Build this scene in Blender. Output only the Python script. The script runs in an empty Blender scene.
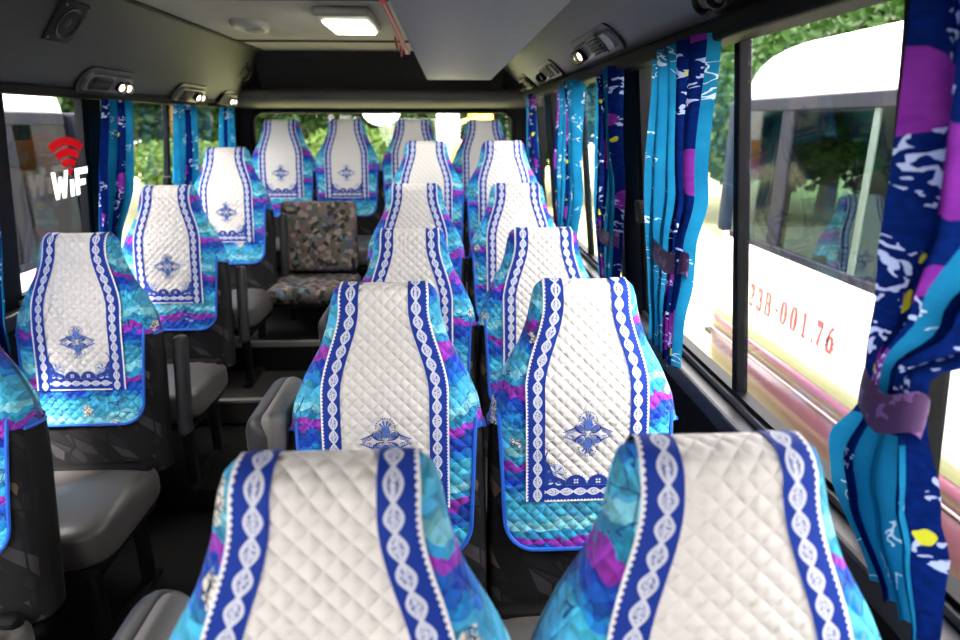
import bpy, bmesh, math, random
from mathutils import Vector, Matrix, Euler
sc = bpy.context.scene
COL = sc.collection
PI = math.pi
def R(d): return math.radians(d)

# ------------------------------------------------------------------ camera, sky, sun, exposure
TH = math.atan(198 / 640); PS = math.atan(.05 * math.cos(TH))
cd = bpy.data.cameras.new('camera'); cam = bpy.data.objects.new('camera', cd); COL.objects.link(cam)
cam.location = (0, 0, 1.44); cam.rotation_euler = (PI / 2 - TH, 0, -PS)
cd.lens = 24; cd.sensor_width = 36; cd.clip_start = .02
cd.dof.use_dof = True; cd.dof.focus_distance = 1.42; cd.dof.aperture_fstop = 3.2
sc.camera = cam

w = bpy.data.worlds.new('sky'); sc.world = w; w.use_nodes = True
wb = w.node_tree.nodes['Background']
wb.inputs[0].default_value = (1, .965, .945, 1); wb.inputs[1].default_value = 2.0
sd = bpy.data.lights.new('sun', 'SUN'); sd.energy = 3.0; sd.angle = R(8); sd.color = (1, .96, .88)
sun = bpy.data.objects.new('sun', sd); COL.objects.link(sun); sun.rotation_euler = (R(24), R(-14), 0)
vs = sc.view_settings
vs.view_transform = 'Standard'; vs.look = 'None'; vs.gamma = 1; vs.use_curve_mapping = False
vs.exposure = 3.14

# ------------------------------------------------------------------ mesh helpers
TUMBLE = .112                        # the side walls lean inwards above the sill
def lx(x, z, sgn): return x - sgn * TUMBLE * max(0, z - .83)
class MB:
    def __init__(s): s.v = []; s.f = []; s.uv = []; s.mi = []; s.cur = 0
    def add(s, vs_, fs, uv=None):
        b = len(s.v); s.v += [tuple(p) for p in vs_]
        s.uv += list(uv) if uv else [(p[0], p[2] if len(p) > 2 else 0) for p in vs_]
        s.f += [tuple(b + i for i in f) for f in fs]; s.mi += [s.cur] * len(fs)
    def grid(s, fn, nu, nv, closed=False, uvfn=None, flip=False):
        vs_, uv = [], []
        for j in range(nv + 1):
            for i in range(nu if closed else nu + 1):
                vs_.append(fn(i, j)); uv.append(uvfn(i, j) if uvfn else (i, j))
        W = nu if closed else nu + 1
        fs = []
        for j in range(nv):
            for i in range(nu):
                a, b = j * W + i, j * W + (i + 1) % W
                f = (a, b, b + W, a + W)
                fs.append(f[::-1] if flip else f)
        s.add(vs_, fs, uv)
    def box(s, c, size, r=0, seg=2, rot=None):
        bm = bmesh.new(); bmesh.ops.create_cube(bm, size=1)
        bmesh.ops.scale(bm, vec=size, verts=bm.verts)
        if r > 0: bmesh.ops.bevel(bm, geom=list(bm.edges), offset=r, segments=seg, affect='EDGES', profile=.5)
        M = Matrix.Translation(c) @ (rot.to_matrix().to_4x4() if rot else Matrix())
        bm.verts.index_update()
        s.add([M @ v.co for v in bm.verts], [[v.index for v in f.verts] for f in bm.faces]); bm.free()
    def lean(s, sgn):
        s.v = [(lx(x, z, sgn), y, z) for x, y, z in s.v]; return s
    def span(s, a, b, r=0, seg=2): s.box([(a[i] + b[i]) / 2 for i in range(3)], [abs(b[i] - a[i]) for i in range(3)], r, seg)
    def tube(s, pts, r, n=8, closed=False, cap=True):
        pts = [Vector(p) for p in pts]; m = len(pts); rings = []
        up = None
        for k, p in enumerate(pts):
            a = pts[k - 1] if (k or closed) else pts[k]; b = pts[(k + 1) % m] if (k < m - 1 or closed) else pts[k]
            t = (b - a); t = t.normalized() if t.length > 1e-9 else Vector((0, 0, 1))
            if up is None: up = Vector((1, 0, 0)) if abs(t.x) < .8 else Vector((0, 1, 0))
            x = up - t * up.dot(t); x.normalize(); up = x; y = t.cross(x)
            rr = r[k] if isinstance(r, (list, tuple)) else r
            rings.append([p + (x * math.cos(2 * PI * i / n) + y * math.sin(2 * PI * i / n)) * rr for i in range(n)])
        vs_ = [q for g in rings for q in g]; fs = []
        for k in range(m if closed else m - 1):
            for i in range(n):
                a = k * n + i; b = k * n + (i + 1) % n; k2 = ((k + 1) % m) * n
                fs.append((a, b, k2 + (i + 1) % n, k2 + i))
        if cap and not closed:
            fs.append(tuple(range(n))[::-1]); fs.append(tuple((m - 1) * n + i for i in range(n)))
        s.add(vs_, fs)
    def lathe(s, prof, M=None, n=24):      # prof: (r, z) about z, then matrix M
        M = M or Matrix()
        vs_ = [M @ Vector((r * math.cos(2 * PI * i / n), r * math.sin(2 * PI * i / n), z)) for r, z in prof for i in range(n)]
        fs = [(k * n + i, k * n + (i + 1) % n, (k + 1) * n + (i + 1) % n, (k + 1) * n + i) for k in range(len(prof) - 1) for i in range(n)]
        s.add(vs_, fs)
    def prism(s, poly, fn):                 # poly 2D; fn(x, y, 0|1) -> 3D ; closed solid
        n = len(poly)
        vs_ = [fn(x, y, 0) for x, y in poly] + [fn(x, y, 1) for x, y in poly]
        fs = [tuple(range(n))[::-1], tuple(range(n, 2 * n))] + [(i, (i + 1) % n, n + (i + 1) % n, n + i) for i in range(n)]
        s.add(vs_, fs)
    def build(s, name, mat, parent=None, smooth=True, offset=0, solid=0, fix=True, angle=40, outward=None):
        me = bpy.data.meshes.new(name); me.from_pydata(s.v, [], s.f)
        ul = me.uv_layers.new(name='UVMap')
        for l in me.loops: ul.data[l.index].uv = s.uv[l.vertex_index]
        bm = bmesh.new(); bm.from_mesh(me)
        if fix: bmesh.ops.recalc_face_normals(bm, faces=bm.faces)
        bm.normal_update()
        if outward:
            for f in bm.faces:
                if f.normal.dot(outward(f.calc_center_median())) < 0: f.normal_flip()
            bm.normal_update()
        if offset:
            for v in bm.verts: v.co += v.normal * offset
        bm.to_mesh(me); bm.free()
        if smooth:
            me.polygons.foreach_set('use_smooth', [True] * len(me.polygons))
            try: me.set_sharp_from_angle(angle=R(angle))
            except Exception: pass
        for m_ in (mat if isinstance(mat, list) else [mat]): me.materials.append(m_)
        if isinstance(mat, list): me.polygons.foreach_set('material_index', s.mi)
        o = bpy.data.objects.new(name, me); COL.objects.link(o)
        if parent: o.parent = parent
        if solid:
            md = o.modifiers.new('thickness', 'SOLIDIFY'); md.thickness = solid; md.offset = 0
        return o
def tag(o, label, cat, group=None, kind=None):
    o['label'] = label; o['category'] = cat
    if group: o['group'] = group
    if kind: o['kind'] = kind
    return o
def empty(name, loc, rz=0):
    o = bpy.data.objects.new(name, None); COL.objects.link(o); o.location = loc; o.rotation_euler = (0, 0, rz)
    o.empty_display_size = .1
    return o
def struct(o): o['kind'] = 'structure'; return o
def copy_tree(o, parent=None):
    c = o.copy(); COL.objects.link(c)
    if parent: c.parent = parent
    for ch in list(o.children): copy_tree(ch, c)
    return c
def lerp(tab, t):
    if t <= tab[0][0]: return tab[0][1:]
    for a, b in zip(tab, tab[1:]):
        if t <= b[0]:
            k = (t - a[0]) / (b[0] - a[0]); k = k * k * (3 - 2 * k)
            return [p + (q - p) * k for p, q in zip(a[1:], b[1:])]
    return tab[-1][1:]
def pl(tab, t):
    if t <= tab[0][0]: return tab[0][1]
    for a, b in zip(tab, tab[1:]):
        if t <= b[0]: return a[1] + (b[1] - a[1]) * (t - a[0]) / (b[0] - a[0])
    return tab[-1][1]

# ------------------------------------------------------------------ materials
class NT:
    def __init__(s, name):
        s.m = bpy.data.materials.new(name); s.m.use_nodes = True; s.t = s.m.node_tree; s.n = s.t.nodes; s.l = s.t.links
        s.b = s.n['Principled BSDF']; s.out = s.n['Material Output']
    def node(s, typ, **kw):
        n = s.n.new(typ)
        for k, v in kw.items(): setattr(n, k, v)
        return n
    def put(s, sock, v):
        if hasattr(v, 'is_output'): s.l.new(v, sock)
        else: sock.default_value = v
    def math(s, op, a, b=None, c=None):
        n = s.node('ShaderNodeMath', operation=op); s.put(n.inputs[0], a)
        if b is not None: s.put(n.inputs[1], b)
        if c is not None: s.put(n.inputs[2], c)
        return n.outputs[0]
    def mix(s, f, a, b):
        n = s.node('ShaderNodeMix', data_type='RGBA'); s.put(n.inputs[0], f)
        s.put(n.inputs[6], a if hasattr(a, 'is_output') else (*a, 1)); s.put(n.inputs[7], b if hasattr(b, 'is_output') else (*b, 1))
        return n.outputs[2]
    def uv(s):
        n = s.node('ShaderNodeUVMap'); x = s.node('ShaderNodeSeparateXYZ'); s.l.new(n.outputs[0], x.inputs[0])
        return n.outputs[0], x.outputs[0], x.outputs[1]
    def noise(s, vec, scale, detail=2, rough=.5):
        n = s.node('ShaderNodeTexNoise'); s.put(n.inputs['Vector'], vec); n.inputs['Scale'].default_value = scale
        n.inputs['Detail'].default_value = detail; n.inputs['Roughness'].default_value = rough
        return n.outputs[0], n.outputs[1]
    def voronoi(s, vec, scale, feature='F1', rnd=1):
        n = s.node('ShaderNodeTexVoronoi', feature=feature); s.put(n.inputs['Vector'], vec); n.inputs['Scale'].default_value = scale
        n.inputs['Randomness'].default_value = rnd
        return n.outputs
    def ramp(s, fac, stops, const=False):
        n = s.node('ShaderNodeValToRGB'); s.put(n.inputs[0], fac)
        if const: n.color_ramp.interpolation = 'CONSTANT'
        e = n.color_ramp.elements
        while len(e) < len(stops): e.new(.5)
        for k, (p, c) in enumerate(stops): e[k].position = p; e[k].color = (*c, 1)
        return n.outputs[0]
    def bump(s, h, dist, strength=1, base=None):
        n = s.node('ShaderNodeBump'); s.put(n.inputs['Height'], h); n.inputs['Distance'].default_value = dist
        n.inputs['Strength'].default_value = strength
        s.l.new(n.outputs[0], s.b.inputs['Normal']); return n.outputs[0]
    def comb(s, x, y, z=0.0):
        n = s.node('ShaderNodeCombineXYZ'); s.put(n.inputs[0], x); s.put(n.inputs[1], y); s.put(n.inputs[2], z); return n.outputs[0]
    def objrand(s): return s.node('ShaderNodeObjectInfo').outputs['Random']
    def coord(s): return s.node('ShaderNodeTexCoord').outputs['Object']
    def set(s, col=None, rough=None, metal=None, spec=None):
        if col is not None: s.put(s.b.inputs['Base Color'], col if hasattr(col, 'is_output') else (*col, 1))
        if rough is not None: s.put(s.b.inputs['Roughness'], rough)
        if metal is not None: s.b.inputs['Metallic'].default_value = metal
        if spec is not None: s.b.inputs['Specular IOR Level'].default_value = spec
        return s.m
def plain(name, col, rough=.5, metal=0, spec=.5, var=.12, scale=30, bump=0):
    t = NT(name); f, _ = t.noise(t.coord(), scale, 3)
    lo = tuple(c * (1 - var) for c in col); hi = tuple(min(1, c * (1 + var)) for c in col)
    t.set(t.mix(f, lo, hi), rough, metal, spec)
    if bump: t.bump(f, bump)
    return t.m
def emit(name, col, st):
    t = NT(name); t.set((.8, .8, .8), .4); t.b.inputs['Emission Color'].default_value = (*col, 1); t.b.inputs['Emission Strength'].default_value = st
    return t.m
def glass(name, tint, fres=1.0):
    t = NT(name); t.n.remove(t.b)
    tr = t.node('ShaderNodeBsdfTransparent'); tr.inputs[0].default_value = (*tint, 1)
    gl = t.node('ShaderNodeBsdfGlossy'); gl.inputs['Roughness'].default_value = .01
    ge = t.node('ShaderNodeNewGeometry'); dt = t.node('ShaderNodeVectorMath', operation='DOT_PRODUCT')
    t.l.new(ge.outputs['Incoming'], dt.inputs[0]); t.l.new(ge.outputs['Normal'], dt.inputs[1])
    k = t.math('SUBTRACT', 1.0, t.math('ABSOLUTE', dt.outputs['Value']))
    fr = t.math('MULTIPLY_ADD', t.math('POWER', k, 5.0), .40, .018)
    mx = t.node('ShaderNodeMixShader'); t.put(mx.inputs[0], t.math('MULTIPLY', fr, fres)); t.l.new(tr.outputs[0], mx.inputs[1]); t.l.new(gl.outputs[0], mx.inputs[2])
    t.l.new(mx.outputs[0], t.out.inputs[0]); return t.m
def film(name, col):
    t = NT(name); t.set(col, .4); tl = t.node('ShaderNodeBsdfTranslucent'); tl.inputs[0].default_value = (*col, 1); mx = t.node('ShaderNodeMixShader'); mx.inputs[0].default_value = .75
    t.l.new(t.b.outputs[0], mx.inputs[1]); t.l.new(tl.outputs[0], mx.inputs[2]); t.l.new(mx.outputs[0], t.out.inputs[0]); return t.m
def quilt(t, u, v, p=.0205):
    a = t.math('ABSOLUTE', t.math('SINE', t.math('MULTIPLY', t.math('ADD', u, v), PI / (p * 1.414))))
    b = t.math('ABSOLUTE', t.math('SINE', t.math('MULTIPLY', t.math('SUBTRACT', u, v), PI / (p * 1.414))))
    return t.math('POWER', t.math('MULTIPLY', a, b), .7)

def mat_cover():
    t = NT('printed_quilted_fabric'); vec, u, v = t.uv(); rnd = t.objrand()
    off = t.math('MULTIPLY', rnd, 3.7)
    p = t.comb(t.math('ADD', u, off), v, off)
    n1, _ = t.noise(p, 9, 3, .6)
    vo = t.voronoi(p, 34)
    wv = t.math('ADD', t.math('ADD', v, t.math('MULTIPLY', n1, .11)), t.math('ADD', t.math('MULTIPLY', vo[0], .018), t.math('MULTIPLY', rnd, .4)))
    fr = t.math('FRACT', t.math('DIVIDE', wv, .165))
    base = t.ramp(fr, [(0, (.07, .48, .76)), (.15, (.24, .72, .86)), (.28, (.025, .36, .66)), (.40, (.36, .035, .54)), (.53, (.006, .085, .56)), (.72, (.012, .25, .74)), (.84, (.06, .50, .80))], True)
    facet = t.voronoi(t.comb(t.math('MULTIPLY', u, 1.0), t.math('MULTIPLY', v, 1.6), off), 42)
    hs = t.node('ShaderNodeHueSaturation'); t.put(hs.inputs['Color'], base)
    fx = t.node('ShaderNodeSeparateColor'); t.l.new(facet[1], fx.inputs[0])
    t.put(hs.inputs['Value'], t.math('ADD', .56, t.math('MULTIPLY', fx.outputs[0], .60)))
    t.put(hs.inputs['Hue'], t.math('ADD', .485, t.math('MULTIPLY', fx.outputs[1], .03)))
    c = hs.outputs[0]
    # dark drawn lines
    ed = t.voronoi(p, 26, 'DISTANCE_TO_EDGE')[0]
    c = t.mix(t.math('MULTIPLY', t.math('LESS_THAN', ed, .022), t.math('GREATER_THAN', n1, .56)), c, (.01, .05, .22))
    # white blossoms with ink strokes
    fl = t.voronoi(p, 11)
    fs_ = t.node('ShaderNodeSeparateColor'); t.l.new(fl[1], fs_.inputs[0])
    n2, _ = t.noise(p, 60, 2)
    blob = t.math('MULTIPLY', t.math('LESS_THAN', t.math('ADD', fl[0], t.math('MULTIPLY', n2, .34)), .38), t.math('GREATER_THAN', fs_.outputs[0], .52))
    c = t.mix(blob, c, (.80, .78, .70))
    ink = t.voronoi(p, 105, 'DISTANCE_TO_EDGE')[0]
    c = t.mix(t.math('MULTIPLY', blob, t.math('LESS_THAN', ink, .07)), c, (.02, .03, .08))
    q = quilt(t, u, v)
    t.set(c, .75, 0, .25); t.bump(q, .0045, 1.0)
    t.b.inputs['Sheen Weight'].default_value = .1
    return t.m
def mat_white():
    t = NT('white_quilted_cotton'); vec, u, v = t.uv(); q = quilt(t, u, v, .0195)
    n, _ = t.noise(t.comb(u, v), 300, 2)
    t.set(t.mix(n, (.76, .735, .70), (.82, .80, .77)), .8, 0, .2)
    t.bump(t.math('ADD', q, t.math('MULTIPLY', n, .06)), .0038, 1.0); return t.m
def mat_braid():
    # u: -1 inner .. 1 outer scalloped edge, v metres along
    t = NT('blue_braid_with_white_chain'); vec, u, v = t.uv()
    ph = t.math('MULTIPLY', v, PI / .030)
    sn = t.math('ABSOLUTE', t.math('SINE', ph))
    uc = t.math('MULTIPLY', t.math('ADD', u, .22), 1.28)
    au = t.math('ABSOLUTE', uc)
    lens = t.math('LESS_THAN', t.math('ABSOLUTE', t.math('SUBTRACT', au, t.math('MULTIPLY', sn, .50))), .12)
    n, _ = t.noise(t.comb(t.math('MULTIPLY', u, .02), v), 420, 2)
    inner = t.math('MULTIPLY', t.math('LESS_THAN', au, t.math('SUBTRACT', t.math('MULTIPLY', sn, .46), .10)), t.math('GREATER_THAN', n, .47))
    line = t.math('MULTIPLY', t.math('LESS_THAN', au, .06), t.math('GREATER_THAN', sn, .3))
    white = t.math('MAXIMUM', t.math('MAXIMUM', lens, inner), line)
    c = t.mix(white, (.005, .036, .31), (.66, .70, .82))
    sc_ = t.math('GREATER_THAN', u, t.math('SUBTRACT', .90, t.math('MULTIPLY', t.math('ABSOLUTE', t.math('SINE', t.math('MULTIPLY', v, PI / .0075))), .16)))
    c = t.mix(sc_, c, (.85, .86, .88))
    t.set(c, .7, 0, .25)
    t.bump(t.math('ADD', t.math('MULTIPLY', white, .5), n), .0008); return t.m
def mat_backrest():
    t = NT('dark_brushstroke_upholstery'); vec, u, v = t.uv()
    a = t.comb(t.math('ADD', t.math('MULTIPLY', u, 9), t.math('MULTIPLY', v, 7)), t.math('SUBTRACT', t.math('MULTIPLY', v, 26), t.math('MULTIPLY', u, 20)))
    vo = t.voronoi(a, 1.0); s_ = t.node('ShaderNodeSeparateColor'); t.l.new(vo[1], s_.inputs[0])
    ed = t.voronoi(a, 1.0, 'DISTANCE_TO_EDGE')[0]
    c = t.ramp(s_.outputs[0], [(0, (.005, .005, .0065)), (.35, (.010, .0095, .012)), (.62, (.019, .018, .021)), (.80, (.036, .034, .039)), (.955, (.12, .085, .055))], True)
    c = t.mix(t.math('LESS_THAN', ed, .05), c, (.005, .005, .0065))
    n, _ = t.noise(t.comb(u, v), 500, 2)
    t.set(c, .8, 0, .25); t.bump(t.math('ADD', n, ed), .0015); return t.m
def mat_camo():
    t = NT('camouflage_patterned_upholstery'); p = t.coord(); _, wc = t.noise(p, 30, 2)
    ad = t.node('ShaderNodeVectorMath', operation='MULTIPLY_ADD'); t.put(ad.inputs[0], wc); ad.inputs[1].default_value = (.02, .02, .02); t.put(ad.inputs[2], p)
    vo = t.voronoi(ad.outputs[0], 42); s_ = t.node('ShaderNodeSeparateColor'); t.l.new(vo[1], s_.inputs[0])
    c = t.ramp(s_.outputs[0], [(0, (.028, .025, .022)), (.22, (.13, .10, .078)), (.42, (.08, .085, .065)), (.58, (.24, .195, .168)), (.74, (.07, .075, .12)), (.86, (.17, .095, .11)), (.94, (.09, .15, .17))], True)
    n, _ = t.noise(p, 400, 2)
    t.set(c, .85, 0, .2); t.bump(n, .001); return t.m
def mat_curtain():
    t = NT('turquoise_floral_curtain_cloth'); vec, u, v = t.uv()
    _, wc = t.noise(t.comb(u, v), 22, 2); ma = t.node('ShaderNodeVectorMath', operation='MULTIPLY_ADD'); t.put(ma.inputs[0], wc); ma.inputs[1].default_value = (.045, .045, 0); t.put(ma.inputs[2], t.comb(u, v)); p = ma.outputs[0]
    st = t.math('FRACT', t.math('DIVIDE', u, .30))
    n, _ = t.noise(p, 14, 3)
    floral = t.math('GREATER_THAN', t.math('ADD', st, t.math('MULTIPLY', n, .12)), t.math('SUBTRACT', t.math('ADD', .62, t.math('MULTIPLY', t.math('GREATER_THAN', t.math('ABSOLUTE', v), 5.0), .22)), t.math('MULTIPLY', t.math('GREATER_THAN', v, 11.07), .64)))
    # plain turquoise with faint white sketches
    n3, _ = t.noise(p, 85, 1); n4, _ = t.noise(p, 46, 1)
    cl = t.voronoi(p, 15); cs = t.node('ShaderNodeSeparateColor'); t.l.new(cl[1], cs.inputs[0])
    skm = t.math('MULTIPLY', t.math('LESS_THAN', t.math('ABSOLUTE', t.math('SUBTRACT', n4, .5)), .022), t.math('LESS_THAN', cl[0], .30))
    blue = t.mix(n, (.003, .085, .215), (.014, .215, .39))
    blue = t.mix(t.math('MULTIPLY', skm, .6), blue, (.70, .85, .95))
    # floral stripe: navy with purple blooms, white blossom clusters and lime leaves
    big = t.voronoi(p, 8.5); bs = t.node('ShaderNodeSeparateColor'); t.l.new(big[1], bs.inputs[0])
    pur = t.math('MULTIPLY', t.math('LESS_THAN', big[0], .46), t.math('GREATER_THAN', bs.outputs[0], .42))
    fc = t.mix(n3, (.002, .005, .038), (.003, .018, .15)); fc = t.mix(pur, fc, t.mix(n4, (.085, .008, .15), (.22, .035, .33)))
    wpet = t.math('MULTIPLY', t.math('GREATER_THAN', n3, .555), t.math('LESS_THAN', cl[0], .42))
    fc = t.mix(t.math('MULTIPLY', wpet, .75), fc, (.45, .55, .85))
    sm = t.voronoi(p, 27); ss = t.node('ShaderNodeSeparateColor'); t.l.new(sm[1], ss.inputs[0])
    yl = t.math('MULTIPLY', t.math('LESS_THAN', sm[0], .29), t.math('GREATER_THAN', ss.outputs[0], .78))
    fc = t.mix(yl, fc, (.50, .50, .03))
    c = t.mix(floral, blue, fc)
    t.n.remove(t.b)
    df = t.node('ShaderNodeBsdfDiffuse'); t.put(df.inputs[0], c)
    tl = t.node('ShaderNodeBsdfTranslucent'); t.put(tl.inputs[0], c)
    mx = t.node('ShaderNodeMixShader'); mx.inputs[0].default_value = .38
    t.l.new(df.outputs[0], mx.inputs[1]); t.l.new(tl.outputs[0], mx.inputs[2]); t.l.new(mx.outputs[0], t.out.inputs[0])
    return t.m
def mat_leaf(name, a, b):
    t = NT(name); n, _ = t.noise(t.coord(), 2.2, 3); c = t.mix(n, a, b)
    t.set(c, .6, 0, .2)
    tl = t.node('ShaderNodeBsdfTranslucent'); t.put(tl.inputs[0], c); mx = t.node('ShaderNodeMixShader'); mx.inputs[0].default_value = .35
    t.l.new(t.b.outputs[0], mx.inputs[1]); t.l.new(tl.outputs[0], mx.inputs[2]); t.l.new(mx.outputs[0], t.out.inputs[0]); return t.m
def mat_ground():
    t = NT('sunlit_meadow'); p = t.coord(); n, _ = t.noise(p, 1.1, 5); n2, _ = t.noise(p, 25, 3)
    c = t.mix(n, (.17, .22, .055), (.31, .31, .14)); c = t.mix(t.math('MULTIPLY', n2, .4), c, (.40, .37, .25))
    t.set(c, .95, 0, .1); t.bump(n2, .04); return t.m

M = dict(
    cover=mat_cover(), white=mat_white(), braid=mat_braid(), back=mat_backrest(), camo=mat_camo(), curtain=mat_curtain(), ground=mat_ground(),
    piping=plain('blue_piping', (.01, .12, .62), .6), blue=plain('blue_embroidery', (.006, .035, .28), .6, var=.3, scale=400),
    blue2=plain('pale_blue_embroidery', (.07, .16, .52), .6, var=.3, scale=400), thread=plain('white_thread', (.80, .82, .86), .7),
    vinyl=plain('grey_vinyl', (.015, .0145, .0145), .42, 0, .15, var=.15, bump=.0005, scale=150), cushion=plain('grey_cushion_vinyl', (.085, .079, .077), .34, var=.12, bump=.0005, scale=150), arm=plain('dark_grey_plastic', (.030, .030, .034), .40, 0, .18), pad=plain('grey_arm_pad', (.10, .096, .094), .5),
    metal=plain('black_painted_steel', (.006, .006, .0065), .5, 0, .18), black=plain('black_rubber', (.003, .003, .0035), .55, 0, .08), frame=plain('black_window_frame', (.003, .0034, .0046), .45, 0, .06),
    alu=plain('grey_aluminium', (.16, .165, .175), .35, .8), floor=plain('dark_floor_vinyl', (.005, .005, .005), .5, 0, .18, var=.3), tread=plain('grey_step_vinyl', (.035, .033, .03), .5), nosing=plain('aluminium_nosing', (.30, .29, .28), .4, .6),
    wall=plain('dark_grey_wall_lining', (.006, .006, .007), .6, 0, .08), ceil=plain('grey_headliner', (.32, .285, .255), .85, bump=.001, scale=200), coveL=plain('shaded_cove_panel', (.018, .0145, .012), .6), coveR=plain('slate_cove_panel', (.085, .083, .10), .55),  # coveL: shade on the left cove put into a darker panel colour
    header=plain('dark_header_panel', (.016, .014, .0125), .7, 0, .18), headlip=plain('taupe_header_lip', (.05, .044, .040), .7), duct=plain('pale_grey_duct', (.19, .18, .195), .6), lampbody=plain('cream_lamp_housing', (.25, .24, .22), .4),
    dark=plain('black_plastic', (.010, .010, .011), .4, 0, .18), bezel=plain('grey_bezel', (.055, .055, .062), .35), red=plain('red_strap', (.40, .006, .014), .4),
    lit=emit('lit_lamp_lens', (1, .96, .86), 4.5), spot=emit('lit_reading_bulb', (1, .86, .60), 1.0),
    glass=glass('window_glass', (.985, .975, .975)), darkglass=glass('dark_bus_glass', (.22, .23, .22), .4), busframe=plain('dark_bus_frame', (.007, .008, .013), .7, spec=.1), bussash=plain('greenish_sash', (.045, .07, .06), .5), busglass=glass('tinted_bus_glass', (.46, .54, .53), .6),
    buswhite=plain('white_bus_paint', (.60, .60, .585), .25, var=.02), pinstripe=plain('pale_pink_paint', (.22, .14, .155), .3), maroon=plain('washed_maroon_bus_paint', (.085, .032, .047), .25, var=.05), maroond=plain('dark_maroon_bus_paint', (.045, .018, .025), .25, var=.05), tyre=plain('tyre_rubber', (.02, .02, .02), .8), beige=plain('beige_seat_cloth', (.50, .40, .26), .8), gold=plain('gold_curtain_cloth', (.45, .29, .09), .7),  # maroon: paled towards pink for the reflections washing over that stripe
    stick_red=film('red_sticker_film', (.36, .006, .018)), stick_white=film('white_sticker_film', (.85, .85, .85)), platered=plain('red_stencil_paint', (.30, .004, .018), .4, var=.15),
    leaf=mat_leaf('green_leaves', (.0025, .014, .0015), (.018, .052, .004)), leaf2=mat_leaf('yellow_green_leaves', (.013, .04, .004), (.06, .10, .010)), bark=plain('tree_bark', (.16, .12, .09), .9, bump=.02, scale=12),
    post=plain('white_post_paint', (.85, .84, .80), .5, var=.03), yellow=plain('yellow_paint', (.62, .42, .06), .4), orange=plain('orange_paint', (.42, .19, .03), .4), mirror=plain('white_mirror_shell', (.85, .86, .86), .3, var=.02),
)

# ------------------------------------------------------------------ the bus: floor, walls, ceiling
XL, XR, YB = -1.49, .635, 4.62
ZT, ZS = 1.612, .83          # window head and sill
b = MB(); b.span((XL - .05, -2.1, -.08), (XR + .05, YB, 0)); floor = struct(b.build('floor', M['floor'], smooth=False))
b = MB(); b.span((XL, 2.22, .0), (XR, 2.80, .08)); struct(b.build('floor_step', M['floor'], smooth=False))
b = MB(); b.span((XL, 2.80, 0), (XR, 3.16, .20), .004); o = struct(b.build('floor_step', M['tread'], smooth=False))
b = MB(); b.span((XL, 2.785, .185), (XR, 2.81, .206), .004); b.build('step_nosing', M['nosing'], o, smooth=False)
b = MB(); b.span((XL, 3.16, 0), (XR, YB, .36), .004); o = struct(b.build('floor_step', M['floor'], smooth=False))
b = MB(); b.span((XL, 3.145, .335), (XR, 3.17, .366), .004); b.build('step_nosing', M['nosing'], o, smooth=False)

def side_wall(name, X, sgn, zt, pillars):
    b = MB(); t = .05 * sgn
    b.span((X, -2.1, 0), (X + t, YB, ZS))
    for y0, y1 in pillars: b.span((X, y0, ZS), (X + t, y1, zt + .03))
    b.span((X, -2.1, zt), (X + t, YB, zt + .35)); b.lean(sgn)
    return struct(b.build(name, M['wall'], smooth=False))
PR = [(-2.1, .35), (.76, .80), (1.99, 2.20), (3.64, 3.86), (4.46, YB)]  # first right span is unseen, left windowless to keep light off near seats
PL = [(-2.1, -2.0), (.45, .60), (2.06, 2.20), (2.72, 2.80), (4.40, YB)]
side_wall('wall_right', XR, 1, ZT, PR); side_wall('wall_left', XL, -1, 1.543, PL)
# ledge strip below each row of windows
for nm, X0, X1 in (('trim_5', XR - .045, XR), ('trim_6', XL, XL + .045)):
    b = MB(); b.span((X0, -2.1, ZS - .05), (X1, 4.45, ZS), .008); struct(b.build(nm, M['arm'], smooth=False))
def window(n, X, sgn, y0, y1, zt, sashes, latch=None):
    fr = MB(); Xa, Xb = X + .004 * sgn, X + .035 * sgn
    fr.span((Xa, y0, ZS), (Xb, y0 + .03, zt)); fr.span((Xa, y1 - .03, ZS), (Xb, y1, zt))
    fr.span((Xa, y0, ZS), (Xb, y1, ZS + .03)); fr.span((Xa, y0, zt - .014), (Xb, y1, zt))
    o = struct(fr.lean(sgn).build('window_%d' % n, M['frame'], smooth=False))
    rl = MB(); rl.span((X - .004 * sgn, y0, ZS + .002), (X + .012 * sgn, y1, ZS + .018)); rl.lean(sgn).build('sill_track', M['alu'], o, smooth=False)
    edges = [y0 + .02] + sashes + [y1 - .02]
    for k in range(len(edges) - 1):
        g = MB(); xx = X + (.016 + .010 * (k % 2)) * sgn
        g.span((xx, edges[k] - .02, ZS + .02), (xx + .004 * sgn, edges[k + 1] + .02, zt - .02)); g.lean(sgn).build('window_pane', M['glass'], o, smooth=False)
    for y in sashes:
        m = MB(); m.span((X + .006 * sgn, y - .012, ZS + .02), (X + .034 * sgn, y + .012, zt - .02), .004); m.lean(sgn).build('sash_bar', M['frame'], o, smooth=False)
    for (y, z) in latch or []:
        m = MB(); m.box((X - .012 * sgn, y, z), (.03, .05, .065), .006); m.lean(sgn).build('window_latch', M['black'], o)
    return o
window(1, XR, 1, .35, .76, ZT, []); window(2, XR, 1, .80, 1.99, ZT, [1.31], [(1.93, 1.18)])
window(3, XR, 1, 2.20, 3.64, ZT, [2.88], [(2.24, 1.18)]); window(4, XR, 1, 3.86, 4.46, ZT, [])
window(5, XL, -1, -2.0, .45, 1.543, [-.8]); window(6, XL, -1, .60, 2.06, 1.543, [1.3]); window(7, XL, -1, 2.20, 2.72, 1.543, [])
window(8, XL, -1, 2.80, 4.40, 1.543, [3.5], [(3.42, 1.14)])
# pale seal strip beside the pillar
b = MB(); b.span((XR - .012, 2.195, ZS), (XR + .01, 2.215, ZT)); b.lean(1); struct(b.build('trim_7', M['alu'], smooth=False))

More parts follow.
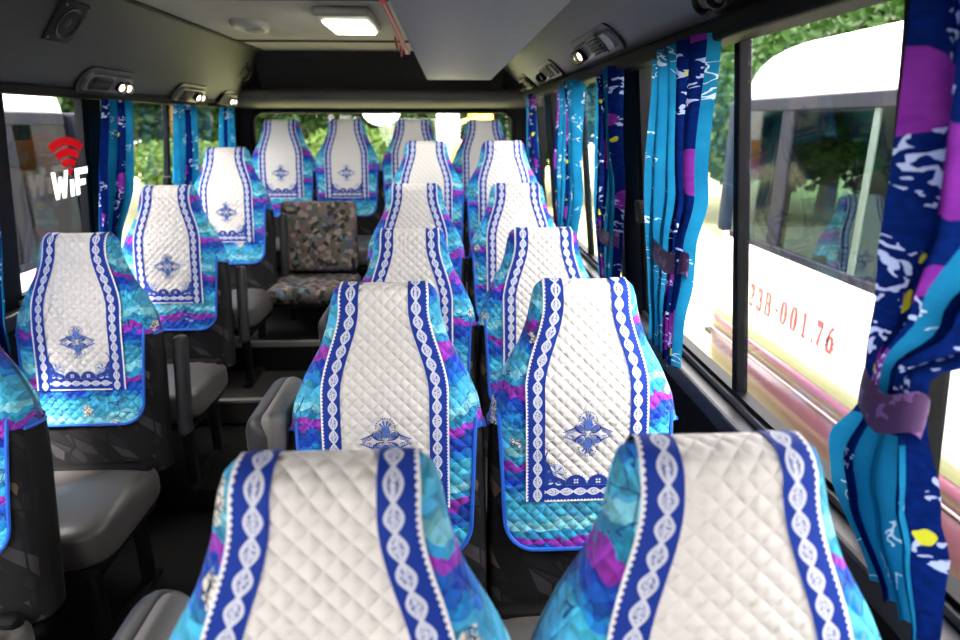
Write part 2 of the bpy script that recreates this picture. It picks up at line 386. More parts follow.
# rear wall with rounded opening
def rear_wall():
    x0, x1, z0, z1, r = -1.33, .455, .95, 1.515, .09
    inner = []
    for cx, cz, a0 in ((x1 - r, z1 - r, 0), (x0 + r, z1 - r, 90), (x0 + r, z0 + r, 180), (x1 - r, z0 + r, 270)):
        for k in range(7): a = R(a0 + 15 * k); inner.append((cx + r * math.cos(a), cz + r * math.sin(a)))
    outer = []
    cx, cz = (x0 + x1) / 2, (z0 + z1) / 2
    X0, X1, Z0, Z1 = XL - .05, XR + .05, 0, 1.9
    for x, z in inner:
        dx, dz = x - cx, z - cz
        k = min((X1 - cx) / dx if dx > 0 else (X0 - cx) / dx, ((Z1 - cz) / dz if dz > 0 else (Z0 - cz) / dz) if abs(dz) > 1e-6 else 9)
        outer.append((cx + dx * k, cz + dz * k))
    # snap nearest to corners
    for c in ((X1, Z1), (X0, Z1), (X0, Z0), (X1, Z0)):
        i = min(range(len(outer)), key=lambda i: (outer[i][0] - c[0]) ** 2 + (outer[i][1] - c[1]) ** 2); outer[i] = c
    n = len(inner); b = MB()
    vs_ = [(x, YB, z) for x, z in inner] + [(x, YB, z) for x, z in outer] + [(x, YB + .06, z) for x, z in inner] + [(x, YB + .06, z) for x, z in outer]
    fs = []
    for i in range(n):
        j = (i + 1) % n
        fs += [(i, j, n + j, n + i), (2 * n + i, 3 * n + i, 3 * n + j, 2 * n + j), (i, 2 * n + i, 2 * n + j, j), (n + i, n + j, 3 * n + j, 3 * n + i)]
    b.add(vs_, fs); struct(b.build('wall_rear', M['wall'], smooth=False))
    fr = MB(); fr.tube([(x, YB - .002, z) for x, z in inner], .022, 8, True); o = struct(fr.build('window_9', M['black']))
    g = MB(); g.add([(x, YB + .03, z) for x, z in inner] + [(x, YB + .034, z) for x, z in inner], [tuple(range(n)), tuple(range(n, 2 * n))[::-1]] + [(i, (i + 1) % n, n + (i + 1) % n, n + i) for i in range(n)])
    g.build('window_pane', M['glass'], o, smooth=False)
rear_wall()
# front wall and lowered windscreen added behind the camera to dim the near seats
b = MB(); b.span((XL - .05, -2.15, 0), (XR + .05, -2.1, .95)); b.span((XL - .05, -2.15, 1.50), (XR + .05, -2.1, 1.92)); struct(b.build('wall_front', M['wall'], smooth=False))
b = MB(); b.span((XL, -2.13, .95), (XL + .05, -2.10, 1.50)); b.span((XR - .05, -2.13, .95), (XR, -2.10, 1.50)); o = struct(b.build('window_10', M['frame'], smooth=False))
b = MB(); b.span((XL + .04, -2.125, .95), (XR - .04, -2.12, 1.50)); b.build('window_pane', M['glass'], o, smooth=False)
# ceiling, coves, rear header
ZC = 1.86
b = MB(); b.span((-1.14, -2.1, ZC), (.29, 4.34, ZC + .05)); cl = struct(b.build('ceiling', M['ceil'], smooth=False))
for y in (1.25, 2.52, 3.78):
    s_ = MB(); s_.box((-.425, y, ZC - .003), (1.43, .03, .012), .004); s_.build('seam_strip', M['header'], cl)
for sx in (-1.13, .28):
    s_ = MB(); s_.box((sx, 1.12, ZC - .004), (.022, 6.4, .014), .004); s_.build('edge_strip', M['header'], cl)
def cove(name, xa, za, xb, zb, mat, bulge):
    b = MB(); pts = []
    for k in range(13):
        s_ = k / 12; x = xa + (xb - xa) * s_; z = za + (zb - za) * s_
        nx, nz = -(zb - za), (xb - xa); L = math.hypot(nx, nz); sg = -1 if nz > 0 else 1
        k2 = bulge * math.sin(PI * s_)
        pts.append((x + sg * nx / L * k2, z + sg * nz / L * k2))
    sx = 1 if xb > xa else -1
    n = len(pts); ring = pts + [(pts[-1][0] + .03 * sx, pts[-1][1] + .0), (pts[-1][0] + .03 * sx, za + .05), (xa, za + .05)]
    b.prism(ring, lambda x, z, k: (x, -1.2 if k == 0 else YB - .01, z))
    return struct(b.build(name, mat, angle=25))
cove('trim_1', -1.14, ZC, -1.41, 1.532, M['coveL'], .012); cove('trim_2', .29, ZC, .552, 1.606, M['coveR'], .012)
# black head strips over the windows
b = MB(); b.span((XR - .062, -2.1, ZT - .030), (XR, 4.5, ZT + .010), .006); b.lean(1); struct(b.build('trim_3', M['black'], smooth=False))
b = MB(); b.span((XL, -2.1, 1.525), (XL + .03, 4.5, 1.56), .006); b.lean(-1); struct(b.build('trim_4', M['black'], smooth=False))
def header():
    b = MB(); prof = [(4.30, ZC), (4.34, 1.80), (4.42, 1.72), (4.46, 1.64)]
    b.prism([(y, z) for y, z in prof] + [(YB, 1.64), (YB, ZC + .05), (4.30, ZC + .05)], lambda y, z, k: ((-1.2, .36)[k], y, z))
    struct(b.build('trim_8', M['header'], angle=50))
    b = MB(); prof = [(4.455, 1.645), (4.40, 1.635), (4.385, 1.61), (4.40, 1.575), (4.47, 1.545), (4.61, 1.525)]
    b.prism(prof + [(YB, 1.525), (YB, 1.645)], lambda y, z, k: ((XL + .02, XR - .02)[k], y, z)); struct(b.build('trim_9', M['headlip'], angle=60))
header()
# padded corners where the coves meet the header
for nm, X in (('trim_10', -1.18), ('trim_11', .33)):
    b = MB(); s_ = 1 if X > -.4 else -1
    b.prism([(0, 0), (.24 * s_, -.26), (.30 * s_, -.26), (.30 * s_, .02), (0, .02)], lambda x, z, k: (X + x - .10 * s_ * k, 4.30 + .31 * k, 1.855 + z)); struct(b.build(nm, M['headlip'], angle=50))

# ------------------------------------------------------------------ seats
LEAN = R(10.5); LV = Vector((0, math.sin(LEAN), math.cos(LEAN))); NV = Vector((0, -math.cos(LEAN), math.sin(LEAN)))
TOP = Vector((0, .30, 1.10)); TLEN = .755
def kback(t): k = min(1, max(0, (t - .02) / .26)); return 1 + 1.15 * k * k * (3 - 2 * k)
WT = [(0, .094), (.010, .104), (.03, .110), (.08, .119), (.13, .136), (.19, .170), (.25, .196), (.31, .207), (.40, .212), (.76, .216)]
RC = .034
def wid(t): return pl(WT, t) if t > .03 else pl(WT, t)
def dep(t):
    if t < RC: return .040 * math.sqrt(max(0, 1 - ((RC - t) / RC) ** 2))
    return .040 + .020 * min(1, (t - RC) / .25)
PP = 3.0
def outw(c):                           # away from the core of the backrest
    t = max(.05, (TOP - c).dot(LV)); return c - (TOP - LV * t)
def P(x, t, n): return TOP + Vector((x, 0, 0)) - LV * t + NV * n
def nfront(x, t):
    k = min(1, abs(x) / wid(t)); return dep(t) * (1 - k ** PP) ** (1 / PP) - .010 * (1 - k * k) * min(1, max(0, (t - .25) / .15))
TS_CAP = [RC * (1 - math.cos(PI / 2 * k / 6)) for k in range(7)]
def tube_ts(t1, step=.02):
    ts = list(TS_CAP); t = RC
    while t + step < t1 - 1e-6: t += step; ts.append(t)
    ts.append(t1); return ts
def wrap_tube(b, t0, t1, na=48):
    ts = [t for t in tube_ts(t1) if t >= t0]
    def xy(i, j):
        a = 2 * PI * i / na - PI / 2; c, s_ = math.cos(a), math.sin(a); t = ts[j]
        return wid(t) * math.copysign(abs(c) ** (2 / PP), c), dep(t) * math.copysign(abs(s_) ** (2 / PP), s_)
    def fn(i, j):
        x, n = xy(i, j); n = -n   # a=-90deg -> front
        if n > 0: n = nfront(x, ts[j])
        else: n *= kback(ts[j])
        return P(x, ts[j], n)
    def uvf(i, j):
        x, n = xy(i, j); n = -n; ext = dep(ts[j]) - n
        return (x + math.copysign(max(0, ext), x) * .9 + (10 if n < -.02 else 0), ts[j])
    b.grid(fn, na, len(ts) - 1, True, uvf); return ts
def strip(b, xa, xb, sa, sb, nx, uvx=None, step=.012):
    # sheet following the front from depth sb up over the top and down the back to sa (sa < 0 is the back)
    qs = []; q = sb
    while q > RC: qs.append((q, 1)); q -= step
    for t in reversed(TS_CAP): qs.append((t, 1))
    for t in TS_CAP[1:]:
        if t <= -sa: qs.append((t, -1))
    q = RC + step
    while q <= -sa + 1e-6: qs.append((q, -1)); q += step
    if sa > 0: qs = [(t, s_) for t, s_ in qs if s_ > 0 and t >= sa - 1e-6]
    cum = [0]
    def pt(x, k): t, s_ = qs[k]; return P(x, t, nfront(x, t) if s_ > 0 else -nfront(x, t) * kback(t))
    for k in range(1, len(qs)): cum.append(cum[-1] + (pt(0, k) - pt(0, k - 1)).length)
    def X(i, j): a, c = xa(qs[j][0]), xb(qs[j][0]); return a + (c - a) * i / nx
    b.grid(lambda i, j: pt(X(i, j), j), nx, len(qs) - 1, False, lambda i, j: ((uvx(i / nx) if uvx else X(i, j)), -cum[j]))
def panel_hw(t):
    k = max(0, min(1, (t - .04) / .19)); k = k * k * (3 - 2 * k); return .092 + .042 * k
TB = .480
def build_cover_parts(root):
    b = MB(); ts = wrap_tube(b, 0, .31)
    def hw(t):
        w0 = .192 - .012 * max(0, min(1, (t - .30) / .25)); r = .065
        if t > .592 - r: w0 = w0 - r + math.sqrt(max(0, r * r - (t - .592 + r) ** 2))
        return w0
    tf = [.285 + .02 * k for k in range(13)] + [.53 + .065 * math.sin(PI / 2 * k / 8) * .952 for k in range(9)]
    tf = sorted(set(round(t, 4) for t in tf if t <= .592))
    b.grid(lambda i, j: P(hw(tf[j]) * (i / 12 - 1), tf[j], nfront(hw(tf[j]) * (i / 12 - 1), tf[j])), 24, len(tf) - 1, False, lambda i, j: (hw(tf[j]) * (i / 12 - 1), tf[j]))
    cov = b.build('seat_cover', M['cover'], root, offset=.006, outward=outw)
    # piping: flap outline and lower hem of the hood
    pp = MB(); off = .008
    left = [P(-hw(t), t, nfront(hw(t), t) + off) for t in tf]; bot = [P(hw(tf[-1]) * (i / 6 - 1), tf[-1], nfront(0, tf[-1]) + off) for i in range(1, 12)]; right = [P(hw(t), t, nfront(hw(t), t) + off) for t in reversed(tf)]
    pp.tube(left + bot + right, .0045, 6)
    hem = []
    for k in range(25):
        a = -PI * .04 + (PI * 1.08) * k / 24; c, s_ = math.cos(a), math.sin(a)
        hem.append(P((wid(.31) + .007) * math.copysign(abs(c) ** (2 / PP), c), .31, -(dep(.31) * (kback(.31) if s_ > 0 else 1) + .007) * math.copysign(abs(s_) ** (2 / PP), s_)))
    pp.tube(hem, .0045, 6)
    pp.build('piping', M['piping'], cov)
    wp = MB(); strip(wp, lambda t: -panel_hw(t) + .008, lambda t: panel_hw(t) - .008, -.16, TB, 22)
    wp.build('white_panel', M['white'], cov, offset=.0085, outward=outw)
    br = MB()
    for sg in (-1, 1):
        strip(br, lambda t: sg * (panel_hw(t) - .041), lambda t: sg * panel_hw(t), -.16, TB, 6, lambda k: 2 * k - 1)
    # bottom run of the braid
    nb = 30
    br.grid(lambda i, j: P((panel_hw(TB) - .040) * (i / (nb / 2) - 1), TB - .036 + .036 * j / 4, nfront((panel_hw(TB) - .040) * (i / (nb / 2) - 1), TB - .036 + .036 * j / 4)), nb, 4, False,
            lambda i, j: (2 * j / 4 - 1, (panel_hw(TB) - .040) * (i / (nb / 2) - 1)))
    bo = br.build('braid_border', M['braid'], cov, offset=.0105, outward=outw)
    return cov
def shape2d(dst, mi):
    class S: pass
    def put(poly):                       # small polygon in (x, t) laid on the front of the backrest
        dst.cur = mi; n = len(poly); cx = sum(p[0] for p in poly) / n; ct = sum(p[1] for p in poly) / n
        dst.add([P(x, t, nfront(x, t) + .0108 + .0006 * mi) for x, t in poly] + [P(cx, ct, nfront(cx, ct) + .0111 + .0006 * mi)], [(i, (i + 1) % n, n) for i in range(n)])
    def ribbon(pts, wd):
        L = []; dst.cur = mi
        for k, (x, y) in enumerate(pts):
            a = pts[max(0, k - 1)]; c = pts[min(len(pts) - 1, k + 1)]; dx, dy = c[0] - a[0], c[1] - a[1]; l = math.hypot(dx, dy) or 1
            ww = (wd[k] if isinstance(wd, list) else wd) / 2
            L.append(((x - dy / l * ww, y + dx / l * ww), (x + dy / l * ww, y - dx / l * ww)))
        vs_ = [P(x, t, nfront(x, t) + .0108) for pr in L for x, t in pr]
        dst.add(vs_, [(2 * k, 2 * k + 1, 2 * k + 3, 2 * k + 2) for k in range(len(L) - 1)])
    S.put = put; S.ribbon = ribbon
    S.disc = lambda cx, ct, r, n=14, sx=1: put([(cx + sx * r * math.cos(2 * PI * k / n), ct + r * math.sin(2 * PI * k / n)) for k in range(n)])
    S.arc = lambda cx, ct, r, a0, a1, wd, n=18: ribbon([(cx + r * math.cos(R(a0 + (a1 - a0) * k / n)), ct + r * math.sin(R(a0 + (a1 - a0) * k / n))) for k in range(n + 1)], wd)
    def spiral(cx, ct, r0, r1, a0, turns, wd, sx=1, n=26):
        ribbon([(cx + sx * (r0 + (r1 - r0) * k / n) * math.cos(R(a0) + 2 * PI * turns * k / n), ct + (r0 + (r1 - r0) * k / n) * math.sin(R(a0) + 2 * PI * turns * k / n)) for k in range(n + 1)], wd)
    S.spiral = spiral
    def dots(cx, ct, r, a0, a1, n, dr):
        for k in range(n): a = R(a0 + (a1 - a0) * k / (n - 1)); S.disc(cx + r * math.cos(a), ct + r * math.sin(a), dr, 6)
    S.dots = dots
    return S
def build_emblem(cov):
    d = MB(); D = shape2d(d, 0); L = shape2d(d, 1)
    c = .327
    for sy in (-1, 1):
        D.dots(0, c + sy * .030, .0205, 0 if sy > 0 else 180, 180 if sy > 0 else 360, 13, .0017)
        L.disc(0, c + sy * .0245, .0075, 14, 1.25); L.disc(0, c + sy * .0125, .0055, 12, 1.3)
        for a in (-50, -18, 18, 50): L.ribbon([(0, c + sy * .026), (.016 * math.sin(R(a)), c + sy * (.028 + .018 * math.cos(R(a))))], [.001, .0045])
        D.arc(0, c + sy * .0245, .009, 0, 360, .0012)
        for sx in (-1, 1):
            L.disc(sx * .0165, c + sy * .0150, .0058); D.spiral(sx * .0165, c + sy * .0150, .0095, .003, 90 * sy, 1.5 * sy, .0018, sx)
            D.ribbon([(sx * .003, c + sy * .002), (sx * .010, c + sy * .0025), (sx * .0185, c + sy * .0045), (sx * .0255, c + sy * .010), (sx * .028, c + sy * .017), (sx * .0245, c + sy * .0215)], [.0012, .002, .0035, .0042, .003, .001])
            D.ribbon([(sx * .027, c + sy * .015), (sx * .034, c + sy * .0125), (sx * .042, c + sy * .009), (sx * .050, c + sy * .006), (sx * .056, c + sy * .0045)], [.004, .003, .0022, .0018, .001])
            L.spiral(sx * .036, c + sy * .0078, .0055, .001, 200, 1.2 * sy, .0016, sx); L.spiral(sx * .0465, c + sy * .0048, .0045, .001, 200, 1.2 * sy, .0015, sx)
            D.ribbon([(sx * .004, c + sy * .0005), (sx * .008, c + sy * .006), (sx * .006, c + sy * .010)], .0014)
    # lace along the bottom of the panel
    e_ = MB(); D = shape2d(e_, 0); L = shape2d(e_, 1); W = shape2d(e_, 2)
    hi = panel_hw(TB) - .040; base = TB - .036
    for x in (-.047, 0, .047) if False else (-.0245, .0245):
        D.put([(x + .0240 * math.cos(PI + PI * k / 16), base - .0005 + .024 * math.sin(PI + PI * k / 16)) for k in range(17)])
        for k in range(4): a = R(45 + 90 * k); W.disc(x + .0042 * math.cos(a), base - .010 + .0042 * math.sin(a), .0024, 8)
        D.dots(x, base, .0265, 185, 355, 11, .0011)
    for sx in (-1, 1):
        cx, ct = sx * (hi - .024), base - .030
        D.dots(cx, ct, .0235, 0, 345, 22, .0014); L.arc(cx, ct, .019, 0, 360, .0012, 24)
        for k in range(6): a = R(60 * k + 20); L.ribbon([(cx, ct), (cx + .017 * math.cos(a), ct + .017 * math.sin(a))], [.0008, .0048])
        D.put([(sx * hi, base), (sx * hi, base - .058), (sx * (hi - .010), base - .050), (sx * (hi - .012), base - .030), (sx * (hi - .026), base - .018), (sx * (hi - .046), base - .012), (sx * (hi - .046), base)])
        for (px, pt, r) in ((.012, .012, .0072), (.031, .0085, .0062), (.009, .033, .0062)):
            W.arc(sx * (hi - px), base - pt, r, 0, 360, .0030, 18); L.disc(sx * (hi - px), base - pt, r * .55, 10)
        D.ribbon([(sx * hi, base - .052), (sx * (hi - .002), base - .068), (sx * (hi - .006), base - .078), (sx * (hi - .012), base - .082)], [.004, .003, .0022, .003])
    d.build('embroidered_medallion', [M['blue'], M['blue2']], cov); e_.build('lace_edging', [M['blue'], M['blue2'], M['thread']], cov)
def superbox(b, c, size, p=5, n=20, m=14, fx=None):
    def sp(v, e): return math.copysign(abs(v) ** e, v)
    e = 2 / p
    def fn(i, j):
        a = 2 * PI * i / n; q = -PI / 2 + PI * j / m
        x = size[0] / 2 * sp(math.cos(q), e) * sp(math.cos(a), e); y = size[1] / 2 * sp(math.cos(q), e) * sp(math.sin(a), e); z = size[2] / 2 * sp(math.sin(q), e)
        if fx: x, y, z = fx(x, y, z)
        return (c[0] + x, c[1] + y, c[2] + z)
    b.grid(fn, n, m, True)
def make_seat():
    root = empty('passenger_seat', (0, 0, 0))
    b = MB(); wrap_tube(b, .02, TLEN); 
    b.build('backrest', M['back'], root)
    # vinyl side bolsters of the backrest
    v = MB()
    for sg in (-1, 1):
        ts = [.30 + .046 * k for k in range(11)]
        def fn(i, j, sg=sg):
            a = -PI * .38 + PI * .76 * i / 10; c, s_ = math.cos(a), math.sin(a); t = ts[j]
            return P(sg * (wid(t) + .004) * abs(c) ** (2 / PP), t, (dep(t) * (1 if s_ > 0 else kback(t)) + .002) * math.copysign(abs(s_) ** (2 / PP), s_) - .012)
        v.grid(fn, 10, 10)
    v.build('side_bolster', M['vinyl'], root)
    cu = MB(); superbox(cu, (0, -.06, .345), (.455, .44, .135), 5, 32, 20, lambda x, y, z: (x, y, z + (.012 * (1 - (y / .25) ** 2) if z > 0 else -.0) + (-.02 if z > 0 and y > .1 else 0)))
    cu.build('cushion', M['cushion'], root)
    for sg in (-1, 1):
        l = MB(); l.span((sg * .16 - .018, -.24, 0), (sg * .16 + .018, -.205, .30), .006); l.span((sg * .16 - .018, .03, 0), (sg * .16 + .018, .065, .30), .006); l.span((sg * .16 - .02, -.27, 0), (sg * .16 + .02, .10, .02), .005)
        l.build('leg', M['metal'], root)
    f = MB(); f.span((-.20, -.25, .255), (.20, .10, .285), .008); f.build('seat_frame', M['metal'], root)
    sb = MB(); sb.box((0, .10, .36), (.40, .05, .10), .02); sb.build('recliner_hinge', M['metal'], root)
    cov = build_cover_parts(root); build_emblem(cov)
    return root
def add_arm(root, sg, up):
    x = sg * .262
    if up:   # folded up beside the backrest
        a = MB(); a.box(tuple(P(x - .012 * sg, .50, -.085)), (.035, .07, .34), .016, 4, Euler((-LEAN, 0, 0))); a.build('armrest', M['arm'], root)
    else:
        a = MB(); a.box((x, .315, .785), (.085, .27, .12), .042, 5)
        o = a.build('armrest', M['arm'], root)
        p = MB(); p.box((x + .019, .305, .797), (.056, .25, .108), .030, 4); p.build('arm_pad', M['pad'], o)
        s_ = MB(); s_.box((x, .29, .56), (.035, .09, .40), .014, 3); s_.build('arm_bracket', M['metal'], o)
proto = make_seat()
seat_no = [0]
def place(X, Ytop, z, label, group, arm=None, up=False, rz=0):
    o = proto if seat_no[0] == 0 else copy_tree(base_seat)
    seat_no[0] += 1
    o.location = (X, Ytop - .30, z); o.rotation_euler = (0, 0, rz)
    tag(o, label, 'seat', group)
    return o
base_seat = proto
GA, GB, GL, GR = 'aisle side seats', 'window side seats by the parked bus', 'single seats on the left', 'seats across the rear'
spots = [
    (-.128, .606, 0, 'nearest seat left of the middle gap, its white top filling the lower foreground', GA, -1),
    (.292, .625, 0, 'nearest seat by the right windows, beside the large tied curtain', GB, 0),
    (-.142, 1.357, 0, 'aisle seat second from the front, directly behind the nearest aisle seat', GA, -1),
    (.295, 1.37, 0, 'window seat second from the front, its blue emblem and rounded cover hem in full view', GB, 0),
    (-.128, 2.09, 0, 'third aisle seat from the front, only its top and right shoulder showing', GA, -1),
    (.305, 2.09, 0, 'third window seat from the front, just behind the one with the emblem in full view', GB, 0),
    (-.145, 2.80, .08, 'fourth aisle seat from the front, to the right of the patterned folding seat', GA, -1),
    (.292, 2.80, .08, 'fourth window seat from the front, beside the narrow floral curtain', GB, 0),
    (-.118, 3.53, .235, 'fifth aisle seat from the front, last before the rear row', GA, -1),
    (.291, 3.53, .235, 'fifth window seat from the front, last before the rear row', GB, 0),
    (-1.15, 1.39, 0, 'partly cropped seat at the left picture edge, nearest of the single seats', GL, 1),
    (-1.155, 2.05, 0, 'single seat under the wifi sticker with whole white panel and grey cushion in view', GL, 1),
    (-1.165, 2.77, .08, 'single seat third along the left windows, between two other single seats', GL, 1),
    (-1.15, 3.50, .205, 'farthest single seat on the left, left of the patterned folding seat', GL, 1),
    (-1.045, 4.26, .345, 'rear row seat leftmost under the rear window', GR, 0),
    (-.64, 4.26, .345, 'rear row seat second from left, above the patterned folding seat', GR, 0),
    (-.221, 4.26, .345, 'rear row seat in front of the white oval mirror and white post', GR, 0),
    (.225, 4.26, .345, 'rear row seat rightmost, in the right rear corner', GR, 0),
]
seats = []
for k, (X, Y, z, lab, g, arm) in enumerate(spots):
    seats.append(place(X, Y, z, lab, g))
plain_seat = seats[1]
for o, s_ in zip(seats, spots):
    if s_[5] == -1 and s_[1] < 2.5: add_arm(o, -1, False)
    elif s_[5] == 1 and s_[1] > 1.5: add_arm(o, 1, True)

# folding seat in the aisle
js = tag(empty('folding_seat', (-.73, 3.60, .36)), 'low folding seat in camouflage pattern standing in the aisle before the rear row', 'seat')
b = MB(); b.box((0, .02, .465), (.42, .075, .39), .030, 4, Euler((R(-8), 0, 0))); b.build('backrest', M['camo'], js)
b = MB(); b.box((0, -.175, .215), (.45, .40, .085), .036, 5); b.build('cushion', M['camo'], js)
b = MB(); b.box((0, -.17, .165), (.40, .34, .03), .008); b.build('seat_frame', M['metal'], js)
for sx in (-1, 1):
    b = MB(); b.tube([(sx * .17, -.05, 0), (sx * .17, -.05, .16)], .014); b.build('leg', M['metal'], js)
    b = MB(); b.box((sx * .185, -.0, .27), (.025, .08, .16), .01); b.build('hinge', M['metal'], js)
# a second folding seat, folded up at the aisle edge
fs2 = tag(empty('folding_seat', (-.60, 1.98, 0)), 'dark folding seat folded away upright at the edge of the aisle floor', 'seat')
b = MB(); b.box((0, 0, .32), (.09, .26, .30), .04, 5); b.build('cushion', M['vinyl'], fs2)
b = MB(); b.box((.045, 0, .11), (.03, .12, .22), .01); b.build('bracket', M['metal'], fs2)

# ------------------------------------------------------------------ curtains
def curtain(X, prof, label, tie=None, folds=5, amp=.02, group=None, cloth=.75, u0=0.0, v0=0.0):
    zs = []; z0, z1 = prof[-1][0], prof[0][0]; nz = 46
    root = empty('curtain', (X, (prof[0][1] + prof[0][2]) / 2, z0)); ox, oy, oz = root.location
    b = MB(); na = folds * 12
    def fn(i, j):
        z = z1 + (z0 - z1) * j / nz; y0, y1 = lerp([(-p[0], p[1], p[2]) for p in prof], -z)
        s_ = i / na; w_ = abs(y1 - y0); am = amp * (.40 + .60 * min(1, max(0, w_ - .05) / .2))
        ph = 2 * PI * folds * s_ + .7 * math.sin(3 * s_ + X * 7)
        x = X + am * math.sin(ph) * (1 + .25 * math.sin(5 * s_ + 2 * z)) + .006 * math.sin(9 * z + 4 * s_)
        y = y0 + (y1 - y0) * s_ + .012 * math.sin(2 * ph + z * 3) * min(1, w_ / .2)
        return (lx(x, z, 1 if X > 0 else -1) - ox, y - oy, z - oz)
    b.grid(fn, na, nz, False, lambda i, j: (u0 + cloth * i / na, v0 + (z1 + (z0 - z1) * j / nz)))
    b.build('cloth', M['curtain'], root, angle=80)
    if tie:
        y0, y1 = lerp([(-p[0], p[1], p[2]) for p in prof], -tie); cy = (y0 + y1) / 2; hw = abs(y1 - y0) / 2 + .010
        tb = MB(); pts = [((amp * .75 + .004) * math.cos(2 * PI * k / 20), cy - oy + hw * math.sin(2 * PI * k / 20)) for k in range(20)]
        ht = .026
        tx = lx(0, tie, 1 if X > 0 else -1)
        tb.grid(lambda i, j: (tx + pts[i][0] * (1 + .10 * math.sin(PI * j / 4)), pts[i][1], tie - oz + ht * (j / 2 - 1) + .008 * math.sin(i)), 20, 4, True, lambda i, j: (.27 + .008 * i, j * .012))
        tb.build('tie_band', TIE, root)
    return tag(root, label, 'curtain', group)
t_ = NT('purple_tie_cloth'); _v, _u, _vv = t_.uv(); _n, _c = t_.noise(t_.coord(), 45, 2)
TIE = t_.set(t_.mix(t_.math('GREATER_THAN', _n, .60), (.032, .003, .055), (.12, .05, .19)), .7)
GC = 'curtains on the right windows'; GCL = 'curtains on the left windows'
curtain(.575, [(1.597, .72, .36), (1.35, .712, .40), (1.24, .715, .545), (1.15, .735, .665), (1.105, .740, .662), (1.0, .80, .63), (.95, .79, .605), (.84, .70, .59)], 'large dark floral curtain tied with a purple band at the near right window', 1.11, 3, .030, GC, .42, .155, 10)
curtain(.58, [(1.597, 1.63, 1.26), (1.30, 1.68, 1.34), (1.15, 1.68, 1.43), (1.10, 1.68, 1.44), (.95, 1.70, 1.49), (.84, 1.72, 1.50)], 'turquoise and navy floral curtain hanging by the window latch', 1.12, 4, .022, GC, .31, .0)
curtain(.585, [(1.595, 2.27, 1.96), (1.3, 2.31, 2.02), (1.05, 2.36, 2.10), (.87, 2.38, 2.13)], 'narrow purple and navy floral curtain just before the black window pillar', 1.06, 4, .02, GC, .40, .10)
curtain(.585, [(1.595, 3.05, 2.52), (1.2, 3.22, 2.72), (.9, 3.34, 2.90)], 'pale turquoise curtain between the two far pillars of the right side', None, 5, .022, GC, .55, -.05, -10)
curtain(.58, [(1.595, 4.25, 3.86), (1.2, 4.32, 4.0), (.95, 4.40, 4.08)], 'farthest curtain of the right side, in the rear corner', None, 4, .02, GC, .5, .05)
curtain(-1.435, [(1.525, 1.70, 2.06), (1.2, 1.70, 2.07), (.9, 1.72, 2.06), (.72, 1.74, 2.05)], 'dark curtain at the left picture edge above the cropped seat', None, 4, .022, GCL, .5, .17)
curtain(-1.435, [(1.525, 2.70, 2.97), (1.2, 2.68, 2.93), (.95, 2.66, 2.82), (.8, 2.66, 2.82)], 'bright turquoise curtain right of the wifi sticker', None, 4, .022, GCL, .5, .22)
curtain(-1.435, [(1.525, 3.38, 3.70), (1.2, 3.40, 3.70), (.9, 3.40, 3.66)], 'turquoise curtain in the middle of the far left window', None, 4, .022, GCL, .45, .30)
curtain(-1.435, [(1.525, 4.05, 4.34), (1.2, 4.08, 4.34), (.95, 4.10, 4.33)], 'farthest curtain of the left side, next to the rear window', None, 4, .02, GCL)

# ------------------------------------------------------------------ ceiling fittings
du = tag(empty('air_duct', (.065, 1.3, 1.66)), 'long flat grey air duct box hung under the ceiling on the right', 'air duct')
b = MB(); b.span((-.178, -2.9, 0), (.178, 2.44, .20), .010, 3); b.build('duct_box', M['duct'], du)
b = MB(); b.span((-.17, 2.42, .01), (.17, 2.455, .19), .008); b.build('end_cap', M['lampbody'], du)
cl_ = tag(empty('ceiling_lamp', (-.405, 2.93, ZC)), 'lit rectangular ceiling lamp with cream housing', 'ceiling lamp')
b = MB(); b.box((0, 0, -.016), (.22, .48, .036), .014, 3); b.build('housing', M['lampbody'], cl_)
b = MB(); b.box((0, .05, -.034), (.18, .34, .022), .010, 3); b.build('lens', M['lit'], cl_)
rl = tag(empty('round_lamp', (-.87, 3.15, ZC)), 'unlit oval ceiling lamp left of the lit one', 'ceiling lamp')
b = MB(); b.lathe([(.001, -.035), (.06, -.034), (.085, -.026), (.095, -.010), (.098, 0)], Matrix.Diagonal((.85, 1.5, 1, 1)), 28); b.build('housing', M['lampbody'], rl)
b = MB(); b.lathe([(.001, -.041), (.035, -.040), (.05, -.034)], Matrix.Translation((.02, -.02, 0)) @ Matrix.Diagonal((.85, 1.5, 1, 1)), 20); b.build('lens', M['pad'], rl)
# red strap along the duct
rs = tag(empty('red_strap', (-.126, 1.8, 1.650)), 'red strap with small hanging tabs along the edge of the grey air duct', 'strap')
b = MB(); b.tube([(0, -.4, .02), (0, 0, .012), (0, .22, .006), (0, .40, 0)], .0065, 8); b.build('cord', M['red'], rs)
for y in (.08, .27):
    b = MB(); b.prism([(0, 0), (.09, -.002), (.10, -.018), (.07, -.028), (.02, -.018)], lambda u, v, k: (-.012 - .004 * k, y + u, v + .01)); b.build('tab', M['red'], rs)
b = MB(); b.lathe([(.001, 0), (.009, .002), (.009, .012), (.001, .014)], Matrix.Translation((0, .40, -.006)), 10); b.build('end_bead', M['thread'], rs)

